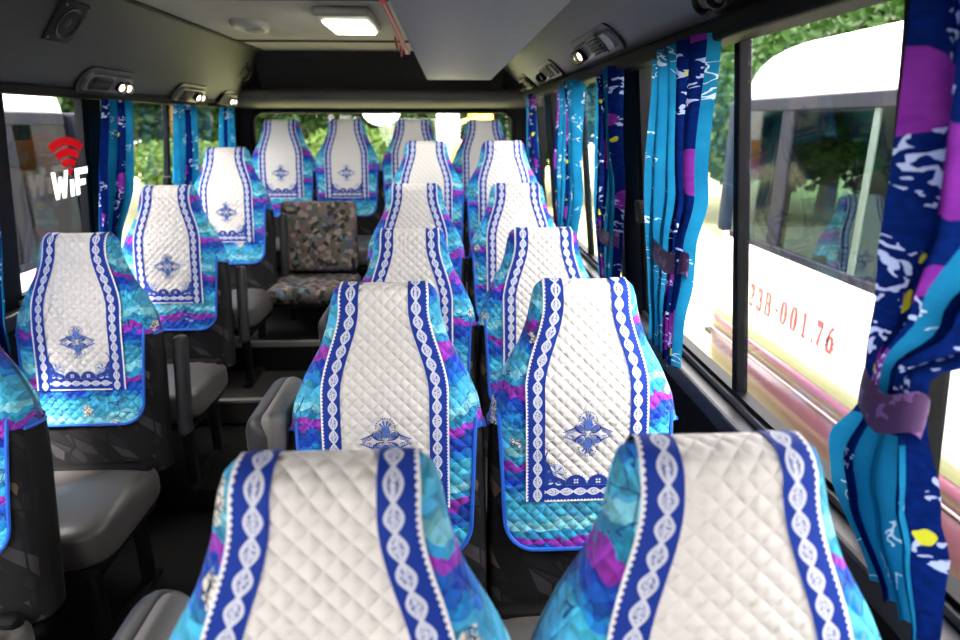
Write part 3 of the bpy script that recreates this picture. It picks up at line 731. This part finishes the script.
def frame_on(pa, pb, s_, y):      # local frame on a cove: u along y, v down the cove, w into the cabin
    a = Vector((pa[0], y, pa[1])); c = Vector((pb[0], y, pb[1])); d = (c - a); v = d.normalized(); u = Vector((0, 1, 0)); w_ = u.cross(v)
    mid = Vector((-.425, y, 1.2))
    p = a + d * s_
    if w_.dot(mid - p) < 0: w_ = -w_
    m = Matrix((u, v, w_)).transposed().to_4x4(); m.translation = p + w_ * .010
    return m
CL_ = ((-1.14, ZC), (-1.41, 1.532)); CR_ = ((.29, ZC), (.552, 1.606))
def stadium(L, Wd, n=10):
    r = Wd / 2; h = L / 2 - r
    return [(h + r * math.cos(a), r * math.sin(a)) for a in [-PI / 2 + PI * k / n for k in range(n + 1)]] + [(-h + r * math.cos(a), r * math.sin(a)) for a in [PI / 2 + PI * k / n for k in range(n + 1)]]
def reading(side, s_, y, lit, label, L=.42, Wd=.12):
    sh = (L - .42) / 2
    m = frame_on(*(CL_ if side < 0 else CR_), s_, y)
    root = bpy.data.objects.new('reading_light_panel', None); COL.objects.link(root); root.matrix_world = m; root.empty_display_size = .05
    b = MB(); b.prism(stadium(L, Wd), lambda u, v, k: (u, v, -.004 + .010 * k)); b.build('rim', M['dark'], root, smooth=False)
    b = MB(); b.prism(stadium(L - .05, Wd - .035), lambda u, v, k: (u * (1 - .06 * k), v * (1 - .12 * k), .004 + .012 * k)); b.build('plate', M['bezel'], root, smooth=False)
    vent = MB(); 
    for k in range(5): vent.box((-.075, -.022 + .011 * k, .020), (.13, .005, .012), .002)
    vent.prism(stadium(.17, .066), lambda u, v, k: (u - .075, v, .012 + .006 * k)); vent.build('vent_grille', M['dark'], root, smooth=False)
    for q, du_ in enumerate((.075 + sh, .135 + sh)):
        sk = MB(); T = Matrix.Translation((du_, .004, .010)) @ Euler((R(12), R(-24), 0)).to_matrix().to_4x4()
        sk.lathe([(.012, -.004), (.023, 0), (.023, .030), (.019, .032), (.017, .024)], T, 18); sk.build('lamp_cup', M['dark'], root)
        bl = MB(); bl.lathe([(.0005, .027), (.009, .026), (.014, .022)], T, 16); bl.build('bulb', M['spot'] if lit else M['bezel'], root)
    return tag(root, label, 'reading light', 'reading light panels')
reading(1, .71, 2.17, True, 'lit reading light panel on the right cove above the black window pillar', L=.56, Wd=.095)
reading(1, .73, 3.17, False, 'second reading light panel of the right cove, unlit', L=.50, Wd=.095)
reading(1, .735, 4.05, False, 'farthest reading light panel of the right cove, near the rear corner', L=.36)
reading(1, .74, 1.10, False, 'nearest reading light panel of the right cove, cut by the top picture edge', Wd=.09)
reading(-1, .80, 2.77, True, 'nearest reading light panel of the left cove, over the wifi sticker window')
reading(-1, .83, 3.63, True, 'second reading light panel of the left cove')
reading(-1, .84, 4.25, True, 'farthest reading light panel of the left cove, by the rear corner', L=.30)
# loudspeaker and coat hook on the left cove
m = frame_on(*CL_, .32, 2.30); sp = bpy.data.objects.new('loudspeaker', None); COL.objects.link(sp); sp.matrix_world = m
b = MB(); b.box((0, 0, .002), (.15, .15, .016), .007, 2); b.build('housing', M['header'], sp)
b = MB(); b.lathe([(.06, .008), (.055, .014), (.045, .010), (.03, .008), (.001, .012)], None, 28); b.build('cone', M['dark'], sp)
for u in (-1, 1):
    for v in (-1, 1):
        b = MB(); b.lathe([(.006, .009), (.004, .013), (.0005, .013)], Matrix.Translation((u * .06, v * .06, 0)), 8); b.build('screw', M['bezel'], sp)
tag(sp, 'dark square loudspeaker with round cone on the left cove', 'loudspeaker')
m = frame_on(*CL_, .34, 4.20); hk = bpy.data.objects.new('coat_hook', None); COL.objects.link(hk); hk.matrix_world = m
b = MB(); b.box((0, 0, 0), (.05, .10, .012), .005); b.build('plate', M['dark'], hk)
b = MB(); b.tube([(0, -.02, .004), (0, -.01, .035), (0, .025, .042), (0, .045, .030)], .006, 8); b.build('hook', M['dark'], hk)
tag(hk, 'small dark coat hook on the left cove near the rear', 'hook')

# ------------------------------------------------------------------ wifi sticker on the left window
ws = tag(empty('wifi_sticker', (XL + .022 + .112 * .36, 2.512, 1.19)), 'red and white wifi sticker on the left window glass', 'sticker')
def on_glass(u, v, k): return (.001 + .0008 * k, u, v)
TL = R(8); ws.rotation_euler = (0, math.atan(TUMBLE), 0)
def rot(u, v): return (u * math.cos(TL) - v * math.sin(TL) * .6, v + u * -.02)
sym = MB()
def fan(r0, r1, a, n=14):
    po = [(r1 * math.sin(R(-a + 2 * a * k / n)), r1 * math.cos(R(-a + 2 * a * k / n))) for k in range(n + 1)] + [(r0 * math.sin(R(a - 2 * a * k / n)), r0 * math.cos(R(a - 2 * a * k / n))) for k in range(n + 1)]
    vs0 = []
    for k in range(n):
        q = [po[k], po[k + 1], po[2 * n - k], po[2 * n + 1 - k]]
        q = [(.022 + x * 1.02 - y * .14, .052 + y * .80) for x, y in q]
        sym.prism(q, on_glass)
fan(.146, .184, 37); fan(.099, .134, 36); fan(.056, .087, 34); fan(.002, .044, 27)
sym.build('signal_symbol', M['stick_red'], ws, smooth=False)
def letter(polys, name, ox):
    b = MB()
    for p in polys: b.prism([(ox + x, y - .02 - .12 * (ox + x) * -.25) for x, y in p], on_glass)
    b.build(name, M['stick_white'], ws, smooth=False)
h = .10
letter([[(0, h), (.022, h), (.040, 0), (.020, 0)], [(.020, 0), (.040, 0), (.062, h * .8), (.046, h * .8)], [(.046, h * .8), (.062, h * .8), (.084, 0), (.064, 0)], [(.064, 0), (.084, 0), (.106, h), (.084, h)]], 'letter', -.105)
letter([[(0, 0), (.024, 0), (.024, h * .62), (0, h * .62)]], 'letter', .012)
letter([[(0, 0), (.026, 0), (.026, h), (0, h)], [(.02, h * .76), (.088, h * .76), (.088, h), (.02, h)], [(.02, h * .34), (.07, h * .34), (.07, h * .56), (.02, h * .56)]], 'letter', .048)

# ------------------------------------------------------------------ the parked buses outside
def plan(ins, end_ins, n=14, W_=1.95, L_=7.5, r=.38):
    x0, x1, ye = ins, W_ - ins, -end_ins
    pts = [(x0, -L_ + end_ins * .3)]
    for k in range(n + 1): a = PI - PI / 2 * k / n; pts.append((x0 + r + r * math.cos(a), ye - r + r * math.sin(a)))
    for k in range(n + 1): a = PI / 2 - PI / 2 * k / n; pts.append((x1 - r + r * math.cos(a), ye - r + r * math.sin(a)))
    pts.append((x1, -L_ + end_ins * .3)); return pts
def rings(b, levels):
    R_ = [[(x, y, z) for x, y in plan(i, e)] for z, i, e in levels]; n = len(R_[0])
    b.grid(lambda i, j: R_[j][i], n - 1, len(R_) - 1)
def make_bus(name, loc, pane, label, plate):
    root = empty(name, loc); tag(root, label, 'bus')
    b = MB(); rings(b, [(.205, .0, .0), (.30, -.004, -.01), (.60, 0, 0), (.735, .006, .02)]); b.build('white_belt', M['buswhite'], root, solid=.02, angle=60)
    b = MB(); rings(b, [(.10, .004, .0), (.20, .0, .0)]); b.build('maroon_stripe', M['maroon'], root, solid=.02, angle=60)
    b = MB(); rings(b, [(.088, .0, -.005), (.10, .0, -.005)]); b.build('pale_pinstripe', M['pinstripe'], root, solid=.02, angle=60)
    b = MB(); rings(b, [(-.42, .03, .03), (-.10, .008, .0), (.088, .004, .0)]); b.build('lower_panel', M['maroond'], root, solid=.02, angle=60)
    b = MB(); rings(b, [(1.555, .035, .06), (1.60, .035, .07), (1.66, .042, .085), (1.71, .055, .11), (1.755, .075, .14), (1.795, .105, .18), (1.83, .15, .24), (1.858, .21, .31), (1.875, .30, .40), (1.885, .50, .60)])
    top = [(x, y, 1.885) for x, y in plan(.50, .60)]; b.add(top, [tuple(range(len(top)))]); b.build('roof', M['buswhite'], root, solid=.015, angle=60)
    # window band: pillars and glass on both sides and round the end
    pil = MB()
    for X0, X1 in ((.010, .06), (1.89, 1.94)):
        for y0, y1 in ((-.98, -.86), (-2.62, -2.50), (-4.3, -4.15), (-6.0, -5.9), (-7.45, -7.35)): pil.span((X0, y0, .73), (X1, y1, 1.56), .006)
    for x, y in ((.10, -.12), (1.85, -.12)): pil.box((x, y, 1.15), (.10, .10, .84), .02)
    pil.build('window_pillar', M['busframe'], root, smooth=False)
    fr = MB()
    for X0, X1 in ((.004, .04), (1.91, 1.946)):
        for z0, z1 in ((.725, .775), (1.50, 1.565)): fr.span((X0, -7.4, z0), (X1, -.38, z1), .005)
    fr.build('window_frame', M['busframe'], root, smooth=False)
    g = MB()
    for X in (.022, 1.925): g.span((X, -7.4, .77), (X + .005, -.36, 1.51))
    g.build('side_glass', M[pane], root, smooth=False)
    g = MB(); pts = plan(.03, .045)[1:-1]; n = len(pts)
    g.grid(lambda i, j: (pts[i][0], pts[i][1], .735 + .82 * j), n - 1, 1); g.build('end_glass', M[pane], root, solid=.005)
    sa = MB()
    for X in (.012, 1.92):
        for y in (-1.66, -3.45, -5.1): sa.span((X, y - .02, .775), (X + .016, y + .02, 1.50), .003)
    sa.build('sash_bar', M['bussash'], root, smooth=False)
    fl = MB(); fl.span((.03, -7.4, .0), (1.92, -.10, .03)); fl.build('bus_floor', M['floor'], root, smooth=False)
    hl = MB(); hl.span((.12, -7.4, 1.70), (1.83, -.5, 1.72)); hl.build('headliner', M['wall'], root, smooth=False)
    for y in (-1.75, -5.9):
        for x in (.14, 1.81):
            wm = MB(); T = Matrix.Translation((x, y, -.30)) @ Euler((0, R(90), 0)).to_matrix().to_4x4()
            wm.lathe([(.05, -.10), (.20, -.11), (.24, -.09), (.35, -.10), (.37, -.06), (.37, .06), (.35, .10), (.24, .09), (.20, .11), (.05, .10)], T, 28); wm.build('wheel', M['tyre'], root)
    if plate:
        # red stencilled number, drawn stroke by stroke
        pm = MB(); hgt, wd = .13, .062
        def rib(pts, ox, sx=1.0):
            for (a, c) in zip(pts, pts[1:]):
                dx, dy = c[0] - a[0], c[1] - a[1]; l = math.hypot(dx, dy) or 1; nx, ny = -dy / l, dx / l
                q = [(a[0] + nx * a[2] / 2, a[1] + ny * a[2] / 2), (c[0] + nx * c[2] / 2, c[1] + ny * c[2] / 2), (c[0] - nx * c[2] / 2, c[1] - ny * c[2] / 2), (a[0] - nx * a[2] / 2, a[1] - ny * a[2] / 2)]
                pm.prism(q, lambda x, y, k: (-.014 - .0008 * k, -(ox + x * sx * wd), .395 + y * hgt))
        def el(cx, cy, rx, ry, a0, a1, n=14):
            o_ = []
            for k in range(n + 1): a = R(a0 + (a1 - a0) * k / n); o_.append((cx + rx * math.cos(a), cy + ry * math.sin(a), .07 + .40 * abs(math.cos(a)) ** 1.5))
            return o_
        G = {
            '0': [el(.5, .5, .36, .46, 82, -82), el(.5, .5, .36, .46, 98, 262)],
            '2': [el(.48, .74, .32, .23, 160, -50), [(.68, .56, .26), (.35, .24, .12), (.12, .08, .08)], [(.08, .07, .14), (.9, .07, .14)], [(.9, .07, .1), (.92, .25, .05)]],
            '3': [el(.45, .75, .34, .21, 160, -85), el(.45, .28, .38, .25, 85, -165)],
            'B': [[(.16, .02, .32), (.16, .98, .32)], el(.56, .755, .26, .205, 88, -88, 10), el(.58, .26, .30, .225, 88, -88, 10), [(-.06, .97, .07), (.56, .97, .07)], [(-.06, .03, .07), (.58, .03, .07)], [(.2, .51, .06), (.58, .51, .06)]],
            '-': [[(.25, .45, .12), (.75, .45, .12)]],
            '1': [[(.5, .03, .32), (.5, .97, .32)], [(.2, .82, .06), (.45, .96, .06)], [(.2, .03, .06), (.85, .03, .06)]],
            '.': [[(.25, .07, .16), (.50, .07, .16)]],
            '7': [[(.08, .87, .24), (.95, .87, .24)], [(.86, .80, .10), (.60, .45, .26), (.45, .02, .36)]],
            '6': [el(.5, .30, .36, .27, 0, 360), [(.20, .30, .28), (.24, .60, .24), (.45, .85, .14), (.80, .97, .08)]],
        }
        pos = dict(zip(range(10), (.80, .90, 1.0, 1.10, 1.175, 1.28, 1.385, 1.475, 1.52, 1.615)))
        for k, ch in enumerate('23B-001.76'):
            for st in G[ch]: rib(st, pos[k])
        pm.build('registration_number', M['platered'], root, smooth=False)
    return root
bus = make_bus('minibus', (1.80, 4.42, 0), 'busglass', 'white and maroon minibus parked outside the right windows', True)
# number sits 0.74 m from the end of the bus towards us
bus2 = make_bus('minibus', (-2.30 - 1.95, 4.52, -.075), 'darkglass', 'white minibus parked outside the left windows behind the wifi sticker', False)
GO = 'seats inside the parked bus on the right'
def outside_seat(X, Y, z, label, grp, cover=None):
    o = copy_tree(plain_seat); o.location = (X, Y - .3, z); tag(o, label, 'seat', grp)
    return o
outside_seat(2.16, 2.55, -.03, 'blue covered seat seen through the glass of the parked bus, nearest to us', GO)
outside_seat(2.16, 3.30, -.03, 'blue covered seat seen through the glass of the parked bus, behind the nearest one', GO)
# beige seat and gold curtain inside the left bus
bs = tag(empty('bus_seat', (-2.75, 3.62, -.07)), 'beige seat with rounded back inside the minibus on the left', 'seat')
b = MB(); superbox(b, (0, 0, .90), (.46, .13, .78), 3.2, 28, 20); b.build('backrest', M['beige'], bs)
b = MB(); superbox(b, (0, -.25, .42), (.46, .48, .14), 4, 24, 14); b.build('cushion', M['beige'], bs)
b = MB(); b.span((-.18, -.4, .03), (.18, .0, .36), .02); b.build('base', M['metal'], bs)
gc = empty('curtain', (-2.40, 3.70, .70)); b = MB()
b.grid(lambda i, j: (.012 * math.sin(i * .9), -.07 + .14 * i / 24 * (1 - .35 * j / 20) + .05 * j / 20, .80 - .80 * j / 20), 24, 20, False, lambda i, j: (i * .01, j * .04)); b.build('cloth', M['gold'], gc)
tag(gc, 'gold curtain strip inside the minibus on the left', 'curtain')

# ------------------------------------------------------------------ outdoors
b = MB(); b.grid(lambda i, j: (-40 + 2 * i, -20 + 2 * j, -.68 + .05 * math.sin(i * 1.3) * math.cos(j * .9)), 40, 40)
g_ = b.build('ground', M['ground']); struct(g_)
rng = random.Random(5)
def leaf_mesh(seed, n, rad, hgt, size, zc):
    r = random.Random(seed); b = MB()
    blobs = [(r.uniform(-.6, .6) * rad, r.uniform(-.6, .6) * rad, zc + r.uniform(-.45, .45) * hgt, r.uniform(.45, .75) * rad) for _ in range(12)]
    for k in range(n):
        bx, by, bz, br = r.choice(blobs)
        d = Vector((r.gauss(0, 1), r.gauss(0, 1), r.gauss(0, 1))).normalized() * br * r.uniform(.55, 1.05)
        c = Vector((bx, by, bz)) + Vector((d.x, d.y, d.z * hgt / rad * .7))
        q = Euler((r.uniform(0, 6), r.uniform(0, 6), r.uniform(0, 6))).to_matrix(); s_ = size * r.uniform(.6, 1.3)
        pts = [q @ Vector(p) * s_ + c for p in ((0, -.6, 0), (.3, -.1, .08), (.22, .35, .06), (0, .65, 0), (-.22, .35, .06), (-.3, -.1, .08))]
        b.add(pts, [(0, 1, 2, 3), (0, 3, 4, 5)])
    return b
def make_tree(seed, kind, rad, hgt, zc, n, size):
    root = empty('tree', (0, 0, 0))
    t = MB(); t.tube([(0, 0, -.1), (.05, .02, zc * .5), (0, -.04, zc), (.1, 0, zc + hgt * .4)], [.17, .13, .10, .04], 10); t.build('trunk', M['bark'], root)
    leaf_mesh(seed, n, rad, hgt, size, zc).build('foliage', M[kind], root, fix=False, smooth=False)
    return root
tp = [make_tree(1, 'leaf', 1.7, 2.0, 2.3, 19000, .15), make_tree(2, 'leaf2', 1.3, 1.2, 1.6, 9000, .13)]
tspots = [  # x, y, kind, scale
    (6.3, 8.6, 0, 1.1), (6.9, 11.6, 0, 1.15), (5.2, 14.2, 1, 1.2), (7.6, 15.2, 0, 1.3), (3.4, 18.0, 0, 1.3), (.2, 17.2, 0, 1.2), (-3.3, 17.6, 0, 1.3), (-6.6, 16.0, 0, 1.2),
    (-9.6, 14.0, 0, 1.3), (-12.2, 11.5, 0, 1.25), (-14.5, 8.4, 0, 1.25), (-1.7, 14.0, 1, .9), (-4.9, 13.2, 1, .8), (-7.6, 11.2, 1, .9), (10.0, 10.0, 0, 1.4), (11.0, 14.2, 0, 1.4), (-10.0, 18.5, 0, 1.5), (7.0, 19.6, 0, 1.4), (-5.1, 20.5, 0, 1.5), (1.7, 21.5, 0, 1.5)]
names_t = ['dense green tree in the wood behind the parked buses', 'bushy yellow green tree at the edge of the meadow']
used = [False, False]
for k, (x, y, kd, s_) in enumerate(tspots):
    o = tp[kd] if not used[kd] else copy_tree(tp[kd]); used[kd] = True
    o.location = (x, y, -.70); o.rotation_euler = (0, 0, rng.uniform(0, 6)); o.scale = (s_, s_, s_ * rng.uniform(.9, 1.1))
    tag(o, names_t[kd], 'tree', 'wood of dense green trees' if kd == 0 else 'yellow green trees before the wood')
# things behind the rear window
mr = tag(empty('rear_view_mirror', (-.49, 5.0, 1.52)), 'white oval mirror hung outside the rear window', 'mirror')
b = MB(); b.lathe([(.001, -.03), (.08, -.025), (.125, -.008), (.135, .006)], Matrix.Diagonal((1, 1, 1, 1)) @ Matrix.Diagonal((1.05, .8, .8, 1)) @ Euler((R(75), 0, 0)).to_matrix().to_4x4(), 28); b.build('mirror_shell', M['mirror'], mr)
b = MB(); b.tube([(-.0, .0, .05), (0, -.10, .20), (0, -.30, .30)], .012, 8); b.build('mirror_arm', M['black'], mr)
b = MB(); b.tube([(.135 * math.cos(2 * PI * k / 28) * 1.05, -.002, .135 * math.sin(2 * PI * k / 28) * .78) for k in range(28)], .006, 6, True); b.build('mirror_rim', M['black'], mr)
po = tag(empty('post', (0, 8.0, -.68)), 'thick white square post standing behind the rear window', 'post')
b = MB(); b.span((-.13, -.13, 0), (.13, .13, 3.4), .01); b.build('shaft', M['post'], po); b = MB(); b.span((-.2, -.2, 0), (.2, .2, .12), .01); b.build('base', M['post'], po)
sg = tag(empty('yellow_sign', (.42, 8.6, -.68)), 'yellow board and scroll sign beyond the white post', 'sign')
b = MB(); b.span((-.16, -.02, 1.85), (.16, .02, 2.6), .03); b.build('board', M['yellow'], sg); b = MB(); b.tube([(.0, 0, 0), (0, 0, 1.9)], .03); b.build('pole', M['post'], sg)
b = MB(); b.tube([(-.42 + .10 * math.cos(a), 0, 2.05 + .12 * math.sin(a)) for a in [k * PI / 10 for k in range(16)]] + [(-.30, 0, 2.1), (-.14, 0, 2.15)], .025, 8); b.build('scroll', M['yellow'], sg)
ob = tag(empty('orange_box', (.04, 7.6, -.68)), 'orange box at the foot of the white post', 'box')
b = MB(); b.span((-.02, -.1, 1.60), (.14, .1, 1.92), .02); b.build('body', M['orange'], ob); b = MB(); b.span((-.05, -.05, 0), (.05, .05, 1.56)); b.build('stand', M['post'], ob)
